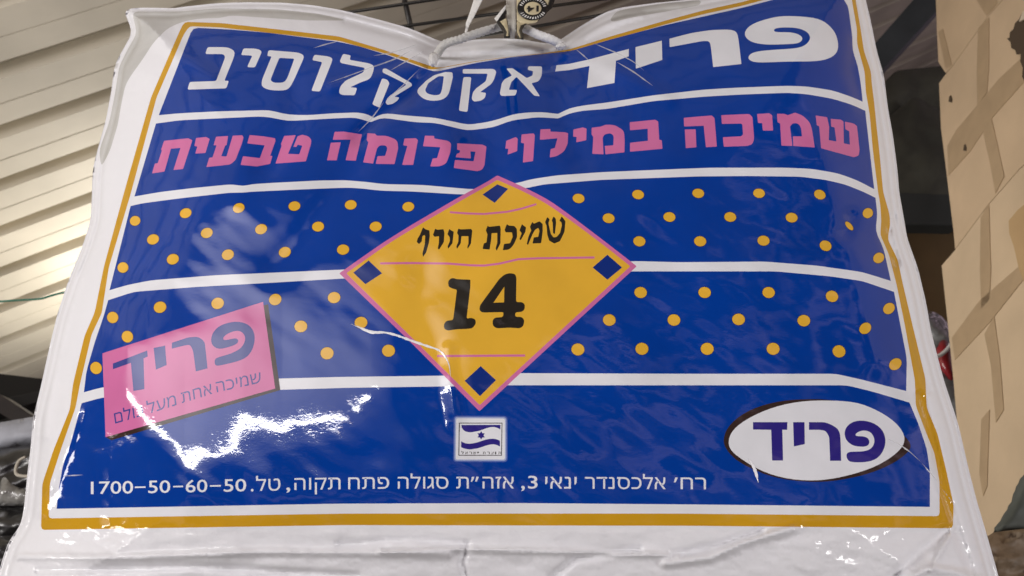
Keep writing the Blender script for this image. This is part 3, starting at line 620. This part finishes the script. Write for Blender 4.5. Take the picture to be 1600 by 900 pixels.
sheet('tag_wrap', t8([(858,252),(1000,292),(960,320),(925,380),(945,430),(944,498),(862,488),(868,440),(845,370)]), .6035, tag_black, tg, step=5, bend=lambda x, y: -.00006 * (y - 30) ** 2)
sheet('tag_wrap', t8([(860,262),(975,292),(910,318),(888,380),(905,440),(905,485),(880,440),(862,400)]), .6025, cream, tg, step=5, bend=lambda x, y: -.00006 * (y - 30) ** 2)
strap_m = mat('white_cotton_strap', (.66, .64, .58), rough=.85, bump=.5, bscale=500)
o = sheet('hanging_strap', [(789.5,-40),(807.5,-40),(807,0),(806,36),(804,60),(796,60),(793,36),(790.5,0)], .606, strap_m, None, thick=.002, step=5, bend=lambda x, y: .00003 * (y - 40) ** 2 - .0001 * (x - 798) ** 2)
tag(o, 'flat white cotton strap running straight up from the cord', 'strap')
o = sheet('ribbon_end', [(751,-40),(764,-40),(754,0),(742,24),(733,40),(727.5,57),(725.5,57),(728,36),(735,16),(740,0)], .60, tag_white, None, thick=.0008, step=4, bend=lambda x, y: .0006 * (y % 23) * .2)
tag(o, 'narrow pointed white ribbon tail dangling left of the strap', 'ribbon')

bar_m = mat('dark_wire', (.030, .028, .026), rough=.4, metal=.6)
rk = empty('wire_rack', onY((640, 20), .84), 'dark thin wire grid rack above the package', 'wire rack')
for a, b, r in (((380,44),(1100,-64), .0024), ((420,70),(960,-4), .0024), ((560,89),(1180,-18), .0024)):
    p, q = onY(a, .84), onY(b, .84); tube('rack_wire', [p, (p + q) / 2, q], r, bar_m, rk, seg=8)
tube('rack_wire', [onY((628,-40), .845), onY((632,0), .845), onY((644,52), .845)], .0042, bar_m, rk, seg=10)
tube('rack_wire', [onY((1252,-60), .845), onY((1262,40), .845)], .0042, bar_m, rk, seg=10)

# ------------------------------------------------------------------ corrugated roof over the whole aisle
Z0 = 2.3
def roof_pt(x, y, dz=0): return (x, y, CAMZ + Z0 + .54 * (x - .0) - .04 * (y - 2) * 0 + dz)
prof = [(0, 0), (.085, 0), (.088, .003), (.091, 0), (.166, 0), (.174, .05), (.214, .05), (.225, 0)]
V = []; F2 = []; xs = np.linspace(-4.2, 5, 40); ys = []
for k in range(-22, 36):
    for (dy, dz) in prof[:-1]: ys.append((k * .225 + dy + .074, dz))
for x in xs:
    for (y, dz) in ys:
        V.append(roof_pt(x, y - .07 * x * 0 + .07 * x, dz + .004 * math.sin(x * 3 + y * 5)))
n = len(ys)
for i in range(len(xs) - 1):
    for j in range(n - 1): F2.append((i * n + j, i * n + j + 1, (i + 1) * n + j + 1, (i + 1) * n + j))
roof_m = mat('painted_roof_sheet', (.60, .55, .45), rough=.55, spec=.3, var=.14, vscale=2.6, bump=.25, bscale=12)
struct(mesh_obj('roof', V, F2, roof_m, None, smooth=False))
# ground far below the view
struct(mesh_obj('floor', [(-8, -6, 0), (8, -6, 0), (8, 12, 0), (-8, 12, 0)], [(0, 1, 2, 3)], mat('concrete_floor', (.22, .21, .20), rough=.9, var=.15, vscale=3)))

# ------------------------------------------------------------------ cardboard boxes on the right
card = lambda nm, c: mat(nm, c, rough=.8, spec=.2, var=.07, vscale=9, bump=.15, bscale=50)
card1, card2, card3 = card('cardboard', (.57, .425, .28)), card('cardboard_pale', (.58, .435, .29)), card('cardboard_light', (.61, .47, .32))
tape_m = mat('brown_tape', (.45, .325, .20), rough=.45, spec=.5, var=.06, vscale=30)
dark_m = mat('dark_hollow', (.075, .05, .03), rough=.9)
# the stack stands right of the package; the side we see leans away by about ten degrees
def onBox(p, off=0.0):
    d = ray(p); # plane x = .741 + .187 z - off  (z measured from the camera)
    t = (.741 - off) / (d[0] - .187 * d[2]); return Vector((d[0] * t, d[1] * t, d[2] * t + CAMZ))
bx = [('cardboard_box', [(1459,-60),(1462,0),(1464,55),(1466,97),(1477,114),(1487,104),(1543,25),(2900,-1500),(2500,-1500)], card1, 'upper tan cardboard box in the top right corner above the box with the torn hole'),
      ('cardboard_box', [(1478,115),(1467,130),(1470,200),(1481,290),(1490,365),(1492,389),(1544,319),(1593,263),(2900,-894),(2900,-1497),(1543.5,26),(1487.5,105)], card2, 'middle tan cardboard box with torn hole at its right edge'),
      ('cardboard_box', [(1492.5,390),(1471,415),(1480,500),(1490,600),(1495,660),(1510,780),(1545,842),(1580,790),(1600,744),(1900,300),(2900,-700),(2900,-892),(1593.5,264),(1544.5,320)], card3, 'lowest pale cardboard box of the stack with a torn flap at its right edge')]
for nm, poly, m_, lab in bx:
    front = [onBox(p) for p in poly]
    b = empty(nm, sum(front, Vector()) / len(front), lab, 'cardboard box', 'cardboard boxes stacked at the right')
    prism('box_body', front, (.45, 0, -.08), m_, b, bevel=.0012)
    bx_parts = {0: [[(1526,0),(1541,24),(1550,15),(1558,5),(1552,-12),(1548,-40),(1522,-40)], [(1466,50),(1477,106),(1487,102),(1473,45)]],
                1: [[(1545,27),(1545,100),(1542,144),(1527,165),(1526,110),(1528,44)], [(1480,228),(1494,203),(1528,163),(1560,124),(1592,94),(1640,34),(1668,64),(1640,92),(1598,130),(1550,184),(1516,236),(1482,274)], [(1535,203),(1549,185),(1558,225),(1569,276),(1555,302),(1548,262)]],
                2: [[(1532,340),(1545,318),(1548,420),(1546,468),(1533,482),(1531,420)], [(1487,528),(1530,470),(1592,416),(1640,360),(1660,396),(1598,438),(1545,505),(1492,562)], [(1538,522),(1553,494),(1562,560),(1568,640),(1556,660),(1548,570)]]}[bx.index((nm, poly, m_, lab))]
    for tp in bx_parts:
        prism('packing_tape', [onBox(p, .0012) for p in tp], (.0008, 0, 0), tape_m, b)
    if lab.startswith('middle'):
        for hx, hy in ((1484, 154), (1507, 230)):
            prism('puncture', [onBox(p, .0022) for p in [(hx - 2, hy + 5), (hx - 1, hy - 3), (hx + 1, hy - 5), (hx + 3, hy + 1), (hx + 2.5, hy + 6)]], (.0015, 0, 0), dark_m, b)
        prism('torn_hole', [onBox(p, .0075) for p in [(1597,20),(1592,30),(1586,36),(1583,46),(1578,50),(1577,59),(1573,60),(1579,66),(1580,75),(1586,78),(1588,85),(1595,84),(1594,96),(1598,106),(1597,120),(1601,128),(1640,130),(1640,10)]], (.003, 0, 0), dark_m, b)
        prism('torn_flap', [onBox(p, .012) for p in [(1592,34),(1598,18),(1620,4),(1640,20),(1620,50),(1600,30)]], (.004, 0, 0), mat('torn_paper', (.62, .52, .40), rough=.6, bump=.8, bscale=120), b)
    if lab.startswith('upper'):
        pass
    if lab.startswith('lowest'):
        prism('torn_flap', [onBox(p, .012) for p in [(1600,320),(1590,328),(1576,345),(1577,365),(1584,385),(1592,420),(1600,440),(1640,470),(1640,300)]], (.006, 0, 0), card('torn_cardboard', (.50, .34, .18)), b)
        prism('packing_tape', [onBox(p, .0012) for p in [(1533,655),(1546,640),(1542,760),(1536,775),(1530,740)]], (.0008, 0, 0), tape_m, b)

# ------------------------------------------------------------------ dim goods and steel behind the package
steel = mat('blue_grey_steel', (.055, .065, .070), rough=.5, metal=.3, var=.15, vscale=8)
def pbox(name, poly, Y, depth, m_, lab=None, cat=None, parent=None, bevel=.004, group=None):
    o = prism(name, [onY(p, Y) for p in poly], (0, depth, 0), m_, parent, bevel=bevel)
    if lab: tag(o, lab, cat, group)
    return o
pbox('steel_beam', [(1330,150),(1342,150),(1480,0),(1520,-50),(1466,-50),(1430,-4),(1372,62),(1330,105)], 2.4, .12, steel, 'blue grey steel beam rising diagonally behind the top right of the package', 'beam')
pbox('steel_beam', [(232,-30),(277,-30),(275,9),(276,40),(243,40),(243,9)], 2.0, .1, steel, 'short dark steel beam end above the left top edge of the package', 'beam')
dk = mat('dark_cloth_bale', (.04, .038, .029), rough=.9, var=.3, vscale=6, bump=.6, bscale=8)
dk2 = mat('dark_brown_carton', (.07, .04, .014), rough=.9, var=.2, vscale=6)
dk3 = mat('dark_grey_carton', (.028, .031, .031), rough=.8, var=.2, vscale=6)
def pillow(name, poly, Y, H, m_, seed, lab=None, cat=None, parent=None, step=6, Rr=26, wr=.012, sc=26, aniso=(1, 1)):
    lp = dens(rp(poly, 8, 3), step); P = np.array(lp); x0, y0 = P.min(0); x1, y1 = P.max(0)
    gx, gy = np.meshgrid(np.arange(x0, x1, step), np.arange(y0, y1, step)); g = np.stack([gx.ravel(), gy.ravel()], 1); g = g[inside(g, lp)]; g = g[segdist(g, P, True) > step * .5]
    V2, Fx = triangulate([(lp, True)], g); Fx = Fx[inside(V2[Fx].mean(1), lp)]; n = len(V2)
    d = segdist(V2, P, True); t = np.clip(d / Rr, 0, 1); h = H * np.sqrt(1 - (1 - t) ** 2); h = h + wr * vnoise(V2 * np.array(aniso), sc, seed, 4) * np.clip(d / 8, 0, 1)
    A_ = onYarr(V2, Y - h); B_ = onYarr(V2, np.full(n, Y)) + np.array([0, 1, 0]) * (np.abs(h)[:, None] + .0002 * (d > .5)[:, None])
    FF = [tuple(f[::-1]) for f in Fx]; on = d < 1e-6
    idx = np.where(on, np.arange(n), np.arange(n) + n)
    FF += [tuple(int(idx[i]) for i in f) for f in Fx]
    o = mesh_obj(name, np.vstack([A_, B_]), FF, m_, parent)
    import bmesh
    bm = bmesh.new(); bm.from_mesh(o.data); bmesh.ops.delete(bm, geom=[v for v in bm.verts if not v.link_faces], context='VERTS'); bmesh.ops.recalc_face_normals(bm, faces=bm.faces); bm.to_mesh(o.data); bm.free()
    if lab: tag(o, lab, cat)
    return o
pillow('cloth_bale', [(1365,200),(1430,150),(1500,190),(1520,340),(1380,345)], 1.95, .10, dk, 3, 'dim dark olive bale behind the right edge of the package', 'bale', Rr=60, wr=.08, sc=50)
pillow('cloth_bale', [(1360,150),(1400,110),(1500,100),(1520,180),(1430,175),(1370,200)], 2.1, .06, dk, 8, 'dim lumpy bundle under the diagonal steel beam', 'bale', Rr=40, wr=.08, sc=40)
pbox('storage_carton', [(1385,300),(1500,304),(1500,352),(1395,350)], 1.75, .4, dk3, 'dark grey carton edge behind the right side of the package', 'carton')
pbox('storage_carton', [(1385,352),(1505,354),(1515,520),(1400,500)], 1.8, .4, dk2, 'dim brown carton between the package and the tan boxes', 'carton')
clear_m = mat('grey_clear_wrap', (.22, .23, .24), rough=.25, coat=1, var=.4, vscale=14, bump=.8, bscale=30)
red_m = mat('red_plastic', (.28, .012, .02), rough=.35, coat=.6)
wr_ = pillow('wrapped_bundle', [(1436,478),(1470,492),(1510,540),(1530,760),(1505,800),(1440,600)], 1.55, .05, clear_m, 12, None, None, None, Rr=30, wr=.05, sc=24)
tag(wr_, 'grey clear wrapped bundle with a red patch beside the tan boxes', 'bundle')
rd = pillow('red_patch', [(1462,540),(1476,528),(1490,545),(1494,590),(1486,598),(1466,575)], 1.50, .02, red_m, 5, None, None, wr_, Rr=14, wr=.01)
tube('white_stripe', smooth_line([onY(p, 1.47) for p in ((1458,560),(1472,553),(1484,541),(1492,524))], 6), .004, mat('white_plastic', (.7, .7, .7), rough=.4), wr_, seg=8)
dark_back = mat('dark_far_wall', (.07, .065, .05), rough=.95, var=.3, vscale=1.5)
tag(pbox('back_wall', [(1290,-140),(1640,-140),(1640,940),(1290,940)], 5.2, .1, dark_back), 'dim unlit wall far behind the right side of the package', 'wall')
# lower right: tarpaulin strip and crumpled brown paper
pillow('grey_tarpaulin', [(1600,742),(1640,700),(1660,830),(1600,838),(1560,832),(1548,838),(1578,795)], .98, .02, mat('grey_green_tarpaulin', (.075, .085, .075), rough=.7, var=.2, vscale=20), 4, 'grey green tarpaulin edge at the bottom right corner of the boxes', 'tarpaulin', Rr=16, wr=.01)
pillow('crumpled_paper', [(1530,850),(1550,832),(1600,826),(1680,820),(1680,960),(1560,960)], .95, .025, mat('brown_crumpled_paper', (.17, .12, .075), rough=.6, var=.25, vscale=25, bump=.8, bscale=40), 15, 'brown crumpled wrapping paper in the bottom right corner', 'paper', Rr=18, wr=.035, sc=16, aniso=(.5, 1.6))

# left side: green wire, steel, packages on a shelf
wire_m = mat('green_plastic_wire', (.015, .16, .10), rough=.4)
o = tube('green_wire', smooth_line([onY(p, 1.5) for p in ((-60,474),(0,471),(30,469),(62,467),(80,462),(100,457),(150,448),(260,440))], 8), .0024, wire_m, None, seg=8)
tag(o, 'thin green plastic wire crossing the roof left of the package', 'wire')
blk = mat('black_plastic_wrap', (.016, .015, .015), rough=.35, coat=.5, coat_rough=.2, var=.3, vscale=12, bump=.5, bscale=26)
gw = mat('grey_white_cloth', (.34, .35, .39), rough=.7, var=.14, vscale=14, bump=.4, bscale=60)
trans = mat('shiny_clear_bag', (.20, .195, .18), rough=.22, coat=1, coat_rough=.05, var=.5, vscale=22, bump=1.0, bscale=40)
pbox('steel_truss', [(-80,590),(0,616),(70,662),(70,690),(-10,640),(-80,622)], 2.2, .06, mat('dark_rusty_steel', (.02, .014, .012), rough=.7, var=.3), 'dark rusty steel member under the roof at the left edge', 'steel member')
pbox('steel_truss', [(-80,640),(80,606),(80,622),(-80,668)], 2.35, .06, mat('dark_steel', (.012, .012, .012), rough=.7), 'nearly black steel rail crossing behind the left package stack', 'steel rail')
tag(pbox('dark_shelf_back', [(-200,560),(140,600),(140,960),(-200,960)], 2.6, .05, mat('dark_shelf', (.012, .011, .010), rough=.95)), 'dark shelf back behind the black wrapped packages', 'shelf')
pillow('folded_package', [(-120,676),(0,660),(70,648),(90,690),(0,703),(-120,718)], 1.45, .03, gw, 7, 'grey white folded cloth package on top of the left stack', 'package', Rr=16, wr=.02, sc=20, aniso=(.5, 1.5))
bp = empty('black_package', onY((20, 745), 1.4), 'black plastic wrapped package with a pale cord loop on the left stack', 'package')
pillow('wrap', [(-120,716),(0,702),(80,690),(90,800),(-120,796)], 1.42, .05, blk, 5, None, None, bp, Rr=26, wr=.05, sc=26, aniso=(.5, 1.4))
pillow('clear_film', [(-60,790),(-4,778),(2,748),(8,744),(18,758),(44,766),(60,790)], 1.36, .012, trans, 19, None, None, bp, Rr=10, wr=.03, sc=12)
ln = smooth_line([onY(p, 1.345) for p in ((40,714),(30,720),(25,732),(26,741),(36,744),(48,744))], 8)
tube('cord_loop', ln, .0028, mat('pale_cord', (.5, .46, .38), rough=.8), bp, seg=8)
pillow('black_package', [(-120,798),(0,792),(70,788),(60,860),(-120,850)], 1.40, .04, blk, 27, 'low black glossy package second from the top of the left stack', 'package', Rr=22, wr=.05, sc=22, aniso=(.45, 1.5))
pillow('black_package', [(-120,850),(0,838),(70,832),(60,960),(-120,960)], 1.33, .05, blk, 31, 'black glossy package at the bottom left corner of the picture', 'package', Rr=26, wr=.05, sc=24, aniso=(.5, 1.4))
